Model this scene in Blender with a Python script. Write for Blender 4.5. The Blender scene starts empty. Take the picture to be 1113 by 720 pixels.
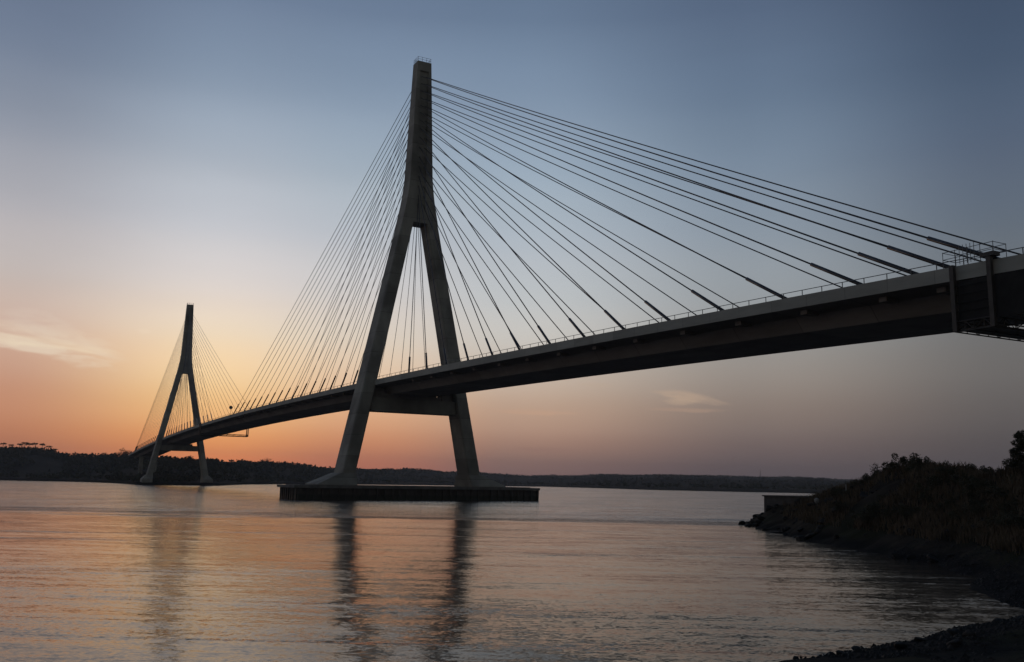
import bpy, math, random
import numpy as np
from mathutils import Vector, Matrix

R = math.radians
rng = np.random.default_rng(7)
random.seed(7)
HAZE = .00015
scene = bpy.context.scene
col = scene.collection

# ------------------------------------------------------------------ camera
CAM = np.array([175.727, -69.357, 3.569])
YAW, PITCH, ROLL, FPX = 1.084837, 0.166833, 0.015145, 982.62      # focal length in pixels of a 1113 px wide frame
_d = np.array([-math.sin(YAW)*math.cos(PITCH), math.cos(YAW)*math.cos(PITCH), math.sin(PITCH)])
_ri = np.array([math.cos(YAW), math.sin(YAW), 0.0])
_up = np.cross(_ri, _d)
RI = _ri*math.cos(ROLL) + _up*math.sin(ROLL)
UP = -_ri*math.sin(ROLL) + _up*math.cos(ROLL)
cam_data = bpy.data.cameras.new('camera')
cam = bpy.data.objects.new('camera', cam_data)
col.objects.link(cam)
cam_data.sensor_width = 36.0
cam_data.sensor_fit = 'HORIZONTAL'
cam_data.lens = 36.0*FPX/1113.0
cam_data.clip_start = 0.1
cam_data.clip_end = 30000.0
cam.matrix_world = Matrix(((RI[0], UP[0], -_d[0], CAM[0]), (RI[1], UP[1], -_d[1], CAM[1]),
                           (RI[2], UP[2], -_d[2], CAM[2]), (0, 0, 0, 1)))
scene.camera = cam


def sight(px, py):
    """horizontal unit heading and slope (dz per metre) of a sight line of the survey photograph"""
    v = _d + (px-556.5)/FPX*RI - (py-360.0)/FPX*UP
    n = math.hypot(v[0], v[1])
    return v[0]/n, v[1]/n, v[2]/n


def spot(px, py, dist):
    hx, hy, s = sight(px, py)
    return np.array([CAM[0]+hx*dist, CAM[1]+hy*dist, CAM[2]+s*dist])


# ------------------------------------------------------------------ mesh helpers
class MB:
    def __init__(self):
        self.v, self.f = [], []

    def add(self, verts, faces):
        n = len(self.v)
        self.v += [tuple(map(float, p)) for p in verts]
        self.f += [tuple(i+n for i in f) for f in faces]
        return self

    def box(self, x0, x1, y0, y1, z0, z1):
        vs = [(x, y, z) for z in (z0, z1) for y in (y0, y1) for x in (x0, x1)]
        return self.add(vs, [(0, 2, 3, 1), (4, 5, 7, 6), (0, 1, 5, 4), (1, 3, 7, 5), (3, 2, 6, 7), (2, 0, 4, 6)])

    def loft(self, rings, caps=True, closed=True):
        n = len(rings[0])
        vs = [p for r in rings for p in r]
        fs = []
        for k in range(len(rings)-1):
            for i in range(n if closed else n-1):
                j = (i+1) % n
                fs.append((k*n+i, k*n+j, (k+1)*n+j, (k+1)*n+i))
        if caps:
            fs.append(tuple(range(n-1, -1, -1)))
            fs.append(tuple((len(rings)-1)*n+i for i in range(n)))
        return self.add(vs, fs)

    def bar(self, a, b, r, n=6, r2=None):
        a, b = np.array(a, float), np.array(b, float)
        r2 = r if r2 is None else r2
        t = (b-a)/np.linalg.norm(b-a)
        u = np.cross(t, (0, 0, 1.0)) if abs(t[2]) < .95 else np.cross(t, (1.0, 0, 0))
        u /= np.linalg.norm(u)
        w = np.cross(t, u)
        rings = []
        for p, rr in ((a, r), (b, r2)):
            rings.append([p+rr*(math.cos(2*math.pi*i/n)*u+math.sin(2*math.pi*i/n)*w) for i in range(n)])
        return self.loft(rings)

    def tube(self, pts, radii, n=7):
        rings = []
        for k, p in enumerate(pts):
            p = np.array(p, float)
            t = np.array(pts[min(k+1, len(pts)-1)], float)-np.array(pts[max(k-1, 0)], float)
            t /= np.linalg.norm(t)
            u = np.cross(t, (0.3, 1.0, 0.1)); u /= np.linalg.norm(u)
            w = np.cross(t, u)
            rings.append([p+radii[k]*(math.cos(2*math.pi*i/n)*u+math.sin(2*math.pi*i/n)*w) for i in range(n)])
        return self.loft(rings)

    def mesh(self, name, m=None, smooth=False):
        me = bpy.data.meshes.new(name)
        me.from_pydata(self.v, [], self.f)
        me.update()
        if m: me.materials.append(m)
        if smooth: me.polygons.foreach_set('use_smooth', [True]*len(me.polygons))
        return me

    def build(self, name, m=None, parent=None, smooth=False):
        return link(name, self.mesh(name, m, smooth), parent)


def link(name, me, parent=None):
    o = bpy.data.objects.new(name, me)
    col.objects.link(o)
    if parent: o.parent = parent
    return o


def tag(o, label=None, cat=None, group=None, kind=None):
    if label: o['label'] = label
    if cat: o['category'] = cat
    if group: o['group'] = group
    if kind: o['kind'] = kind
    return o


def empty(name, loc=(0, 0, 0), rz=0.0, scale=1.0):
    o = bpy.data.objects.new(name, None)
    col.objects.link(o)
    o.empty_display_size = .3
    o.location = loc
    o.rotation_euler = (0, 0, rz)
    o.scale = (scale,)*3
    return o


def copy_tree(o, parent=None):
    c = o.copy()
    col.objects.link(c)
    c.parent = parent
    for ch in list(o.children): copy_tree(ch, c)
    return c


def grid_mesh(name, P, m, smooth=True):
    """P: (rows, cols, 3)"""
    nr, nc = P.shape[:2]
    idx = np.arange(nr*nc).reshape(nr, nc)
    F = np.stack([idx[:-1, :-1], idx[:-1, 1:], idx[1:, 1:], idx[1:, :-1]], -1).reshape(-1, 4)
    me = bpy.data.meshes.new(name)
    me.from_pydata(P.reshape(-1, 3).tolist(), [], F.tolist())
    me.update()
    me.materials.append(m)
    if smooth: me.polygons.foreach_set('use_smooth', [True]*len(me.polygons))
    return me


# value noise for terrain shapes
_perm = np.random.default_rng(3).random((256, 256))


def vnoise(x, y):
    xi, yi = np.floor(x).astype(int), np.floor(y).astype(int)
    fx, fy = x-xi, y-yi
    fx, fy = fx*fx*(3-2*fx), fy*fy*(3-2*fy)
    g = lambda a, b: _perm[a % 256, b % 256]
    return ((g(xi, yi)*(1-fx)+g(xi+1, yi)*fx)*(1-fy)+(g(xi, yi+1)*(1-fx)+g(xi+1, yi+1)*fx)*fy)-.5


def fbm(x, y, o=5):
    s = 0
    for k in range(o):
        s = s+vnoise(x*2**k+17*k, y*2**k+9*k)*.5**k
    return s


# ------------------------------------------------------------------ materials
def mat(name):
    m = bpy.data.materials.new(name)
    m.use_nodes = True
    nt = m.node_tree
    b = nt.nodes['Principled BSDF']
    return m, nt, b


def N(nt, t, **kw):
    n = nt.nodes.new(t)
    for k, v in kw.items():
        if k in n.inputs: n.inputs[k].default_value = v
        else: setattr(n, k, v)
    return n


def varied(name, c1, c2, scale, rough=.85, bump=0.0, detail=6, stretch=(1, 1, 1), c3=None, scale3=.1):
    m, nt, b = mat(name)
    L = nt.links
    tc = N(nt, 'ShaderNodeNewGeometry')
    mp = N(nt, 'ShaderNodeMapping')
    mp.inputs['Scale'].default_value = stretch
    L.new(tc.outputs['Position'], mp.inputs['Vector'])
    no = N(nt, 'ShaderNodeTexNoise', Scale=scale, Detail=detail, Roughness=.62)
    L.new(mp.outputs[0], no.inputs['Vector'])
    cr = N(nt, 'ShaderNodeValToRGB')
    cr.color_ramp.elements[0].position, cr.color_ramp.elements[1].position = .32, .68
    cr.color_ramp.elements[0].color, cr.color_ramp.elements[1].color = (*c1, 1), (*c2, 1)
    L.new(no.outputs['Fac'], cr.inputs[0])
    out = cr.outputs[0]
    if c3:
        n3 = N(nt, 'ShaderNodeTexNoise', Scale=scale3, Detail=4.0)
        L.new(tc.outputs['Position'], n3.inputs['Vector'])
        r3 = N(nt, 'ShaderNodeMapRange')
        r3.inputs[1].default_value, r3.inputs[2].default_value = .45, .62
        L.new(n3.outputs['Fac'], r3.inputs[0])
        mx = N(nt, 'ShaderNodeMix', data_type='RGBA')
        L.new(r3.outputs[0], mx.inputs[0]); L.new(out, mx.inputs[6])
        mx.inputs[7].default_value = (*c3, 1)
        out = mx.outputs[2]
    L.new(out, b.inputs['Base Color'])
    b.inputs['Roughness'].default_value = rough
    if bump:
        bp = N(nt, 'ShaderNodeBump', Strength=1.0, Distance=bump)
        L.new(no.outputs['Fac'], bp.inputs['Height'])
        L.new(bp.outputs[0], b.inputs['Normal'])
    return m


M_pylon = varied('pylon_concrete', (.29, .278, .235), (.44, .425, .365), .35, .85, .03, stretch=(1, 1, .18), c3=(.21, .20, .175), scale3=.12)
M_deck = varied('deck_concrete', (.26, .235, .215), (.36, .33, .305), .5, .85, .02, stretch=(.4, 1, 2))
M_edge = varied('edge_beam_concrete', (.36, .352, .306), (.45, .44, .385), .6, .8, .01, stretch=(.5, 1, 3))
M_rail = varied('rail_steel', (.12, .12, .12), (.2, .2, .2), 2, .5)
M_cable = varied('cable_sheath', (.035, .037, .042), (.055, .057, .062), .5, .45)
M_tube = varied('anchor_tube', (.02, .021, .024), (.035, .036, .04), 1.0, .4)
M_fender = varied('fender_timber', (.035, .03, .026), (.085, .075, .065), 1.2, .8, .03, stretch=(1, 1, .3))
M_cap = varied('cap_concrete', (.10, .095, .09), (.2, .19, .175), .5, .9, .02)
M_gantry = varied('gantry_steel', (.04, .035, .03), (.08, .068, .058), 1.5, .55)
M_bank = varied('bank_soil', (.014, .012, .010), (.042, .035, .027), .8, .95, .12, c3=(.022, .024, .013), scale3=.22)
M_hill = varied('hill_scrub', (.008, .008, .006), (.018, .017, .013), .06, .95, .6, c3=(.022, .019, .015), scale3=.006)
M_rock = varied('shore_rock', (.012, .012, .012), (.038, .036, .034), 2.2, .8, .05)
M_block = varied('quay_concrete', (.038, .036, .033), (.075, .071, .065), 1.0, .9, .03)
M_bark = varied('bark', (.05, .04, .03), (.1, .085, .065), 3, .9, .03)
M_leaf = varied('leaves', (.034, .036, .021), (.072, .068, .04), .9, .7)
M_pine = varied('pine_needles', (.034, .038, .022), (.062, .064, .038), .05, .8)
M_grass = varied('dry_grass', (.068, .051, .034), (.155, .115, .074), .6, .9)
M_rung_shade = varied('rung_and_shade_dark', (.012, .011, .010), (.024, .022, .02), 1.4, .9)  # near-black for the ladder rungs and for the painted shade inside the gantry
M_post = varied('post_paint', (.2, .195, .185), (.3, .29, .275), 4, .7)
M_sign = varied('sign_back', (.12, .12, .12), (.2, .2, .2), 3, .5)

def jointed(m, axis, step, width, dark, tide=None):
    nt, b = m.node_tree, m.node_tree.nodes['Principled BSDF']
    L_ = nt.links
    src = b.inputs['Base Color'].links[0].from_socket
    g = N(nt, 'ShaderNodeNewGeometry'); sp = N(nt, 'ShaderNodeSeparateXYZ'); L_.new(g.outputs['Position'], sp.inputs[0])
    dv = N(nt, 'ShaderNodeMath', operation='DIVIDE'); L_.new(sp.outputs[axis], dv.inputs[0]); dv.inputs[1].default_value = step
    fr = N(nt, 'ShaderNodeMath', operation='FRACT'); L_.new(dv.outputs[0], fr.inputs[0])
    lt = N(nt, 'ShaderNodeMath', operation='LESS_THAN'); L_.new(fr.outputs[0], lt.inputs[0]); lt.inputs[1].default_value = width/step
    # every pour differs a little in tone
    fl = N(nt, 'ShaderNodeMath', operation='FLOOR'); L_.new(dv.outputs[0], fl.inputs[0])
    wn = N(nt, 'ShaderNodeTexWhiteNoise', noise_dimensions='1D'); L_.new(fl.outputs[0], wn.inputs['W'])
    tone = N(nt, 'ShaderNodeMapRange'); L_.new(wn.outputs['Value'], tone.inputs[0]); tone.inputs[3].default_value, tone.inputs[4].default_value = .84, 1.08
    jn = N(nt, 'ShaderNodeMath', operation='MULTIPLY_ADD'); L_.new(lt.outputs[0], jn.inputs[0]); jn.inputs[1].default_value = -dark; jn.inputs[2].default_value = 1.0
    ml = N(nt, 'ShaderNodeMath', operation='MULTIPLY'); L_.new(tone.outputs[0], ml.inputs[0]); L_.new(jn.outputs[0], ml.inputs[1])
    sc = N(nt, 'ShaderNodeVectorMath', operation='SCALE'); L_.new(src, sc.inputs[0]); L_.new(ml.outputs[0], sc.inputs['Scale'])
    L_.new(sc.outputs[0], b.inputs['Base Color'])


def tide_line(m, z0, z1, col_, rough=None):
    nt, b = m.node_tree, m.node_tree.nodes['Principled BSDF']
    L_ = nt.links
    src = b.inputs['Base Color'].links[0].from_socket
    g = N(nt, 'ShaderNodeNewGeometry'); sp = N(nt, 'ShaderNodeSeparateXYZ'); L_.new(g.outputs['Position'], sp.inputs[0])
    no = N(nt, 'ShaderNodeTexNoise', Scale=.9, Detail=5.0); L_.new(g.outputs['Position'], no.inputs['Vector'])
    ad = N(nt, 'ShaderNodeMath', operation='MULTIPLY_ADD'); L_.new(no.outputs['Fac'], ad.inputs[0]); ad.inputs[1].default_value = -(z1-z0)*1.6; L_.new(sp.outputs[2], ad.inputs[2])
    mr = N(nt, 'ShaderNodeMapRange', interpolation_type='SMOOTHSTEP'); L_.new(ad.outputs[0], mr.inputs[0])
    mr.inputs[1].default_value, mr.inputs[2].default_value = z0-(z1-z0)*.8, z1-(z1-z0)*.8
    mx = N(nt, 'ShaderNodeMix', data_type='RGBA'); L_.new(mr.outputs[0], mx.inputs[0]); mx.inputs[6].default_value = (*col_, 1); L_.new(src, mx.inputs[7])
    L_.new(mx.outputs[2], b.inputs['Base Color'])
    if rough:
        r2 = N(nt, 'ShaderNodeMapRange'); L_.new(mr.outputs[0], r2.inputs[0]); r2.inputs[3].default_value, r2.inputs[4].default_value = rough, b.inputs['Roughness'].default_value
        L_.new(r2.outputs[0], b.inputs['Roughness'])


for m_, lv in ((M_hill, .05), (M_bank, .08), (M_leaf, .25), (M_pine, .2), (M_grass, .2), (M_rock, .15)):
    m_.node_tree.nodes['Principled BSDF'].inputs['Specular IOR Level'].default_value = lv
jointed(M_pylon, 2, 4.2, .10, .35)
jointed(M_deck, 0, 8.726, .10, .4)
jointed(M_edge, 0, 4.363, .06, .35)
tide_line(M_fender, .7, 1.2, (.016, .019, .012), .5)
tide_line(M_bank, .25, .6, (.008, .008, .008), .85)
tide_line(M_rock, .2, .5, (.009, .010, .009), .6)

# --- river water: waves are a real slope field in world space, smoother inside the cove than out in the current
M_water, nt, b = mat('river_water')
L = nt.links
geo = N(nt, 'ShaderNodeNewGeometry')
A_ = spot(330, 553.0, 98.0); B_ = np.array([103.0, -4.0, 0])
tv = (B_-A_)[:2]; tv /= np.linalg.norm(tv); nrm = np.array([tv[1], -tv[0]])
if nrm @ (CAM[:2]-A_[:2]) > 0: nrm = -nrm          # points away from the near shore, out into the stream


def vmath(op, a, bv=None):
    n = N(nt, 'ShaderNodeVectorMath', operation=op)
    L.new(a, n.inputs[0])
    if bv is not None:
        if hasattr(bv, 'node'): L.new(bv, n.inputs[1])
        else: n.inputs[1].default_value = bv
    return n


def fmath(op, a, bv=None, c=None):
    n = N(nt, 'ShaderNodeMath', operation=op)
    for i, q in enumerate((a, bv, c)):
        if q is None: continue
        if hasattr(q, 'node'): L.new(q, n.inputs[i])
        else: n.inputs[i].default_value = q
    return n.outputs[0]


def maprange(a, i0, i1, o0, o1, kind='SMOOTHSTEP'):
    n = N(nt, 'ShaderNodeMapRange', interpolation_type=kind)
    L.new(a, n.inputs[0])
    for i, q in enumerate((i0, i1, o0, o1)): n.inputs[i+1].default_value = q
    return n.outputs[0]


pos = geo.outputs['Position']


def along_flow(angle, stretch):
    """turn to the run of the current, then stretch along it"""
    r_ = N(nt, 'ShaderNodeVectorRotate', rotation_type='Z_AXIS')
    L.new(pos, r_.inputs['Vector']); r_.inputs['Angle'].default_value = angle
    return vmath('MULTIPLY', r_.outputs[0], stretch)


off = vmath('SUBTRACT', pos, tuple(A_)).outputs[0]
across = vmath('DOT_PRODUCT', off, (nrm[0], nrm[1], 0)).outputs['Value']
wob = N(nt, 'ShaderNodeTexNoise', Scale=.016, Detail=9.0, Roughness=.68); L.new(pos, wob.inputs['Vector'])
across = fmath('ADD', across, fmath('MULTIPLY', fmath('SUBTRACT', wob.outputs['Fac']  , .5), 74.0))
stream = maprange(across, -6.0, 12.0, 0.0, 1.0)
seam = fmath('MULTIPLY', maprange(across, -5.0, 2.0, 0, 1), maprange(across, 3.0, 17.0, 1, 0))
patch = N(nt, 'ShaderNodeTexNoise', Scale=.035, Detail=6.0, Roughness=.6); L.new(pos, patch.inputs['Vector'])
patchy = maprange(patch.outputs['Fac'], .38, .68, .65, 1.2)
streakm = along_flow(-YAW, (.02, .2, 1))
streak = N(nt, 'ShaderNodeTexNoise', Scale=1.0, Detail=5.0, Roughness=.65); L.new(streakm.outputs[0], streak.inputs['Vector'])
streaky = maprange(streak.outputs['Fac'], .52, .70, 0.0, 1.0)
seam = fmath('MULTIPLY', seam, maprange(streak.outputs['Fac'], .42, .56, .05, 1.0))
amp = fmath('ADD', fmath('MULTIPLY', patchy, fmath('ADD', fmath('MULTIPLY', stream, 2.6), .8)), fmath('MULTIPLY', seam, 6.0))
linem = along_flow(-YAW+.05, (.022, .34, 1))          # thin current lines
lines = N(nt, 'ShaderNodeTexNoise', Scale=1.0, Detail=6.0, Roughness=.68, Distortion=.3); L.new(linem.outputs[0], lines.inputs['Vector'])
amp = fmath('ADD', amp, fmath('MULTIPLY', streaky, .9))
amp = fmath('ADD', amp, fmath('MULTIPLY', maprange(lines.outputs['Fac'], .55, .65, 0.0, 1.0), 3.0))
wavemap = along_flow(-YAW-.03, (.45, 1.0, 1))
longmap = along_flow(-YAW+.09, (.20, 1.0, 1))
acc = None
for sc_, a_, mp_ in ((.07, .011, longmap), (.30, .040, longmap), (1.2, .072, longmap), (4.5, .09, wavemap), (18.0, .12, wavemap)):
    n_ = N(nt, 'ShaderNodeTexNoise', Scale=sc_, Detail=2.0, Roughness=.5)
    L.new(mp_.outputs[0], n_.inputs['Vector'])
    v_ = vmath('SUBTRACT', n_.outputs['Color'], (.5, .5, .5)).outputs[0]
    v_ = vmath('MULTIPLY', v_, (a_*2, a_*2, 0)).outputs[0]
    acc = v_ if acc is None else vmath('ADD', acc, v_).outputs[0]
sc = N(nt, 'ShaderNodeVectorMath', operation='SCALE'); L.new(acc, sc.inputs[0]); L.new(amp, sc.inputs['Scale'])
nv = vmath('ADD', sc.outputs[0], (0, 0, 1)).outputs[0]
nv = vmath('NORMALIZE', nv).outputs[0]
nt.nodes.remove(b)
gl = N(nt, 'ShaderNodeBsdfGlossy', distribution='GGX', Roughness=.115)
df = N(nt, 'ShaderNodeBsdfDiffuse')
df.inputs['Color'].default_value = (.034, .025, .018, 1)          # silt carried in the water
tint = N(nt, 'ShaderNodeMix', data_type='RGBA')                    # the cove is siltier than the open stream
tint.inputs[6].default_value, tint.inputs[7].default_value = (1, .925, .865, 1), (.97, .965, .96, 1)
L.new(stream, tint.inputs[0]); L.new(tint.outputs[2], gl.inputs['Color'])
fr_ = N(nt, 'ShaderNodeFresnel', IOR=1.33)
mxs = N(nt, 'ShaderNodeMixShader')
for n_ in (gl, df, fr_): L.new(nv, n_.inputs['Normal'])
L.new(fr_.outputs[0], mxs.inputs[0]); L.new(df.outputs[0], mxs.inputs[1]); L.new(gl.outputs[0], mxs.inputs[2])
L.new(mxs.outputs[0], nt.nodes['Material Output'].inputs['Surface'])

# ------------------------------------------------------------------ river and near bank
wx = np.array([-3300, -2000, -1200, -600, -200, 0, 80, 160, 220, 400, 1200, 1800.])
wy = np.array([-2400, -1500, -700, -250, -80, 0, 80, 250, 700, 2000, 3300.])
Pw = np.stack([*np.meshgrid(wx, wy), np.zeros((len(wy), len(wx)))], -1)
tag(link('river_water', grid_mesh('river_water', Pw, M_water, False)), kind='structure')

SHORE = np.array([(103.9, -4.8), (109, -9), (115.2, -12.4), (119, -14.6), (123.7, -17.9), (128, -20.6), (133.4, -24.2), (139.5, -27.2), (144.7, -30.0),
                  (150.5, -34.6), (154.7, -38.7), (157.7, -42.0), (158.9, -44.7), (159.7, -47.7), (160.4, -50.1), (160.9, -52.3),
                  (161.2, -54.4), (161.3, -58), (162, -66), (163, -80), (160, -110), (163, -160), (175, -260), (200, -500), (900, -500),
                  (900, 500), (210, 500), (182, 260), (160, 130), (142, 70), (128, 42), (116, 22), (107.5, 7), (103.6, -1.5)])
RIDGE = [(846, 548, 90), (880, 541, 87), (905, 533, 82), (930, 527, 78), (952, 520, 75), (968, 513, 73), (985, 508, 71), (1010, 509, 69), (1040, 509, 66.5),
         (1080, 512, 63.5), (1120, 511, 60), (1200, 504, 56), (1330, 488, 52)]
RP = np.array([spot(*r) for r in RIDGE])


def seg_dist(X, Y, pts, closed):
    best = np.full(X.shape, 1e9); par = np.zeros(X.shape)
    m = len(pts)
    for i in range(m if closed else m-1):
        a, c = pts[i][:2], pts[(i+1) % m][:2]
        dx, dy = c-a
        t = np.clip(((X-a[0])*dx+(Y-a[1])*dy)/(dx*dx+dy*dy), 0, 1)
        dd = np.hypot(X-a[0]-t*dx, Y-a[1]-t*dy)
        k = dd < best
        best = np.where(k, dd, best); par = np.where(k, i+t, par)
    return best, par


def inside(X, Y, pts):
    r = np.zeros(X.shape, bool)
    m = len(pts)
    for i in range(m):
        (x0, y0), (x1, y1) = pts[i], pts[(i+1) % m]
        c = ((y0 > Y) != (y1 > Y)) & (X < (x1-x0)*(Y-y0)/((y1-y0) or 1e-9)+x0)
        r ^= c
    return r


def bank_z(X, Y):
    X, Y = np.atleast_1d(np.asarray(X, float)), np.atleast_1d(np.asarray(Y, float))
    wobx = 1.3*fbm(X*.30, Y*.30, 4); woby = 1.3*fbm(X*.30+31, Y*.30+7, 4)
    near = np.clip(np.hypot(X-CAM[0], Y-CAM[1])/40, .3, 1)
    sd, _ = seg_dist(X+wobx*near, Y+woby*near, SHORE, True)
    ins = inside(X+wobx*near, Y+woby*near, SHORE)
    rd, rp = seg_dist(X, Y, RP, False)
    i0 = np.clip(np.floor(rp).astype(int), 0, len(RP)-2)
    hr = RP[i0, 2]*(1-(rp-i0))+RP[i0+1, 2]*(rp-i0)
    w = sd/(sd+rd+1e-6)
    w = np.clip(w, 0, 1)
    shoulder = np.interp(sd, [0, .6, 2.5, 7, 18, 60, 200], [0, .16, .5, 1.0, 1.9, 3.0, 4.0])
    mound = (hr-.2)*np.interp(w, [0, .12, .3, .6, .85, 1.0], [0, .12, .32, .68, .93, 1.0])
    wm = np.clip(1.35-rd/26, 0, 1); wm = wm*wm*(3-2*wm)
    z = shoulder*(1-wm)+np.maximum(mound, np.minimum(shoulder, .6))*wm
    z = z+np.clip(sd/4, 0, 1)*(.55*fbm(X*.28, Y*.28, 5)+.24*fbm(X*1.1, Y*1.1, 3))+np.clip(sd/1.0, 0, 1)*.035*fbm(X*3, Y*3, 3)
    return np.where(ins, z, -np.clip(sd*.16, 0, 2.5)-.01)


gx = np.concatenate([np.arange(98, 185, .5), np.arange(185, 260, 3), np.arange(260, 900, 40)])
gy = np.concatenate([np.arange(-500, -120, 20), np.arange(-120, -75, 2.5), np.arange(-75, 45, .5), np.arange(45, 120, 3), np.arange(120, 500, 20)])
GX, GY = np.meshgrid(gx, gy)
BZ = bank_z(GX.ravel(), GY.ravel()).reshape(GX.shape)
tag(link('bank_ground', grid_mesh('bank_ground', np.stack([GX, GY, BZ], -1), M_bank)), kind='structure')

# ------------------------------------------------------------------ far shore and hills
# crest line of the hills: (survey x, survey y of the crest, distance of the crest)
CREST = [(-900, 480, 1300), (-400, 484, 1200), (-150, 486, 1150), (-20, 488, 1120), (30, 487.5, 1100), (52, 489, 1080), (66, 494.5, 1080), (100, 495.5, 1060), (130, 495.5, 1040), (150, 495, 1000),
         (165, 497, 950), (205, 501, 900), (235, 501.5, 1000), (290, 503, 1150), (330, 505.5, 1300), (360, 509, 1500), (400, 509.5, 1700), (450, 510.5, 1900),
         (480, 512.5, 2100), (520, 514, 2300), (570, 517.5, 2600), (600, 517.2, 2700), (640, 516.3, 2600), (655, 515.8, 2500), (690, 517.0, 2600),
         (730, 516.5, 2400), (760, 517.5, 2500), (820, 518.3, 2500), (860, 519, 2600), (900, 520.5, 2700), (950, 523, 2800), (1050, 525, 2800), (1200, 525, 2800), (1700, 530, 2800)]
WSHORE = [(-900, 900), (-100, 840), (0, 790), (90, 700), (130, 600), (150, 494), (240, 494), (265, 640), (310, 780), (400, 950), (589, 1120), (703, 740), (790, 665), (880, 620), (1000, 570), (1113, 530), (1700, 480)]
px_ = np.concatenate([np.arange(-880, -60, 10), np.arange(-60, 1010, 1.0), np.arange(1010, 1660, 10)])
cxs, cys, cds = map(np.array, zip(*CREST))
crest_y = np.interp(px_, cxs, cys); crest_d = np.interp(px_, cxs, cds)
shore_d = np.interp(px_, *map(np.array, zip(*WSHORE)))
heads = np.array([sight(a, c) for a, c in zip(px_, crest_y)])
crest_y = crest_y+1.5*fbm(px_*.035, px_*0+4.2, 4)*np.clip(crest_d/1800, .3, 1)
heads = np.array([sight(a, c) for a, c in zip(px_, crest_y)])
crest_z = CAM[2]+heads[:, 2]*crest_d
sh = heads[:, :2]
frac = np.concatenate([[-.03, -.004, 0, .004, .012, .03], np.linspace(.06, 1.0, 42), np.linspace(1.04, 1.3, 6)])
rows = []
for fr in frac:
    dist = shore_d+(crest_d-shore_d)*fr if fr <= 1 else crest_d*(1+(fr-1)*.7)
    X, Y = CAM[0]+sh[:, 0]*dist, CAM[1]+sh[:, 1]*dist
    if fr < 0: z = np.full(len(px_), fr*60)
    elif fr <= 1:
        low = np.minimum(1.6, fr*160)
        s_ = np.clip((fr-.05)/.95, 0, 1)
        z = low+(crest_z-low)*(s_**1.25)
        hgt = np.clip(crest_z, 8, 60)
        z = z+hgt*(.42*fbm(X*.006, Y*.006, 5))*np.clip(fr*3, 0, 1)*np.clip((1.0-fr)*2.2, 0, 1)*.8
        z = np.minimum(z, np.maximum(CAM[2]+(crest_z-CAM[2])*dist/crest_d*.97, low))
    else: z = crest_z*(1-.9*(fr-1)/1.2)-8*(fr-1)
    rows.append(np.stack([X, Y, z], -1))
HP = np.array(rows)
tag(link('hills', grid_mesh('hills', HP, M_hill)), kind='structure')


def hill_point(px, fr):
    """ground point of the far shore on a heading, a share of the way from waterline to crest"""
    j = np.interp(px, px_, np.arange(len(px_)))
    i = np.interp(fr, frac, np.arange(len(frac)))
    i0, j0 = min(int(i), len(frac)-2), min(int(j), len(px_)-2)
    a, c = i-i0, j-j0
    return (HP[i0, j0]*(1-a)+HP[i0+1, j0]*a)*(1-c)+(HP[i0, j0+1]*(1-a)+HP[i0+1, j0+1]*a)*c


def leafquads(n, size, centre_fn, flat=.0):
    c = np.array([centre_fn() for _ in range(n)])
    u = rng.normal(size=(n, 3)); u /= np.linalg.norm(u, axis=1)[:, None]
    w = rng.normal(size=(n, 3)); w = np.cross(u, w); w /= np.linalg.norm(w, axis=1)[:, None]
    s = size*rng.uniform(.55, 1.35, size=(n, 1))
    V = np.stack([c-u*s, c+w*s*.55, c+u*s, c-w*s*.55], 1).reshape(-1, 3)
    F = np.arange(4*n).reshape(n, 4)
    return V.tolist(), F.tolist()


# far woodland that reads as one mass: scrub and low trees on the far hills
V, F = [], []
mbw = MB()
for k in range(12000):
    px = rng.uniform(-60, 1000)
    fr = 1-abs(rng.normal())*.22 if rng.random() < .45 else rng.uniform(.03, 1)
    if fr < .02: continue
    if fbm(np.array([px*.02]), np.array([fr*3.0]), 3)[0] < -.34: continue
    g = hill_point(px, fr)
    dist = math.hypot(g[0]-CAM[0], g[1]-CAM[1])
    h = rng.uniform(1.0, 3.6)*(1 if dist < 1500 else .95)
    wdt = h*rng.uniform(.7, 1.3)
    lobes = [(rng.normal()*wdt*.4, rng.normal()*wdt*.4, h*rng.uniform(.25, .7)) for _ in range(3)]

    def cf():
        l = lobes[rng.integers(3)]
        return (g[0]+l[0]+rng.normal()*wdt*.25, g[1]+l[1]+rng.normal()*wdt*.25, g[2]+l[2]+rng.normal()*h*.2)
    v, f = leafquads(9, h*.42, cf)
    mbw.add(v, f)
tag(mbw.build('woodland', M_pine), 'dark scrub and low woodland covering the hills on the far shore', 'woodland', kind='stuff')


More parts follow.
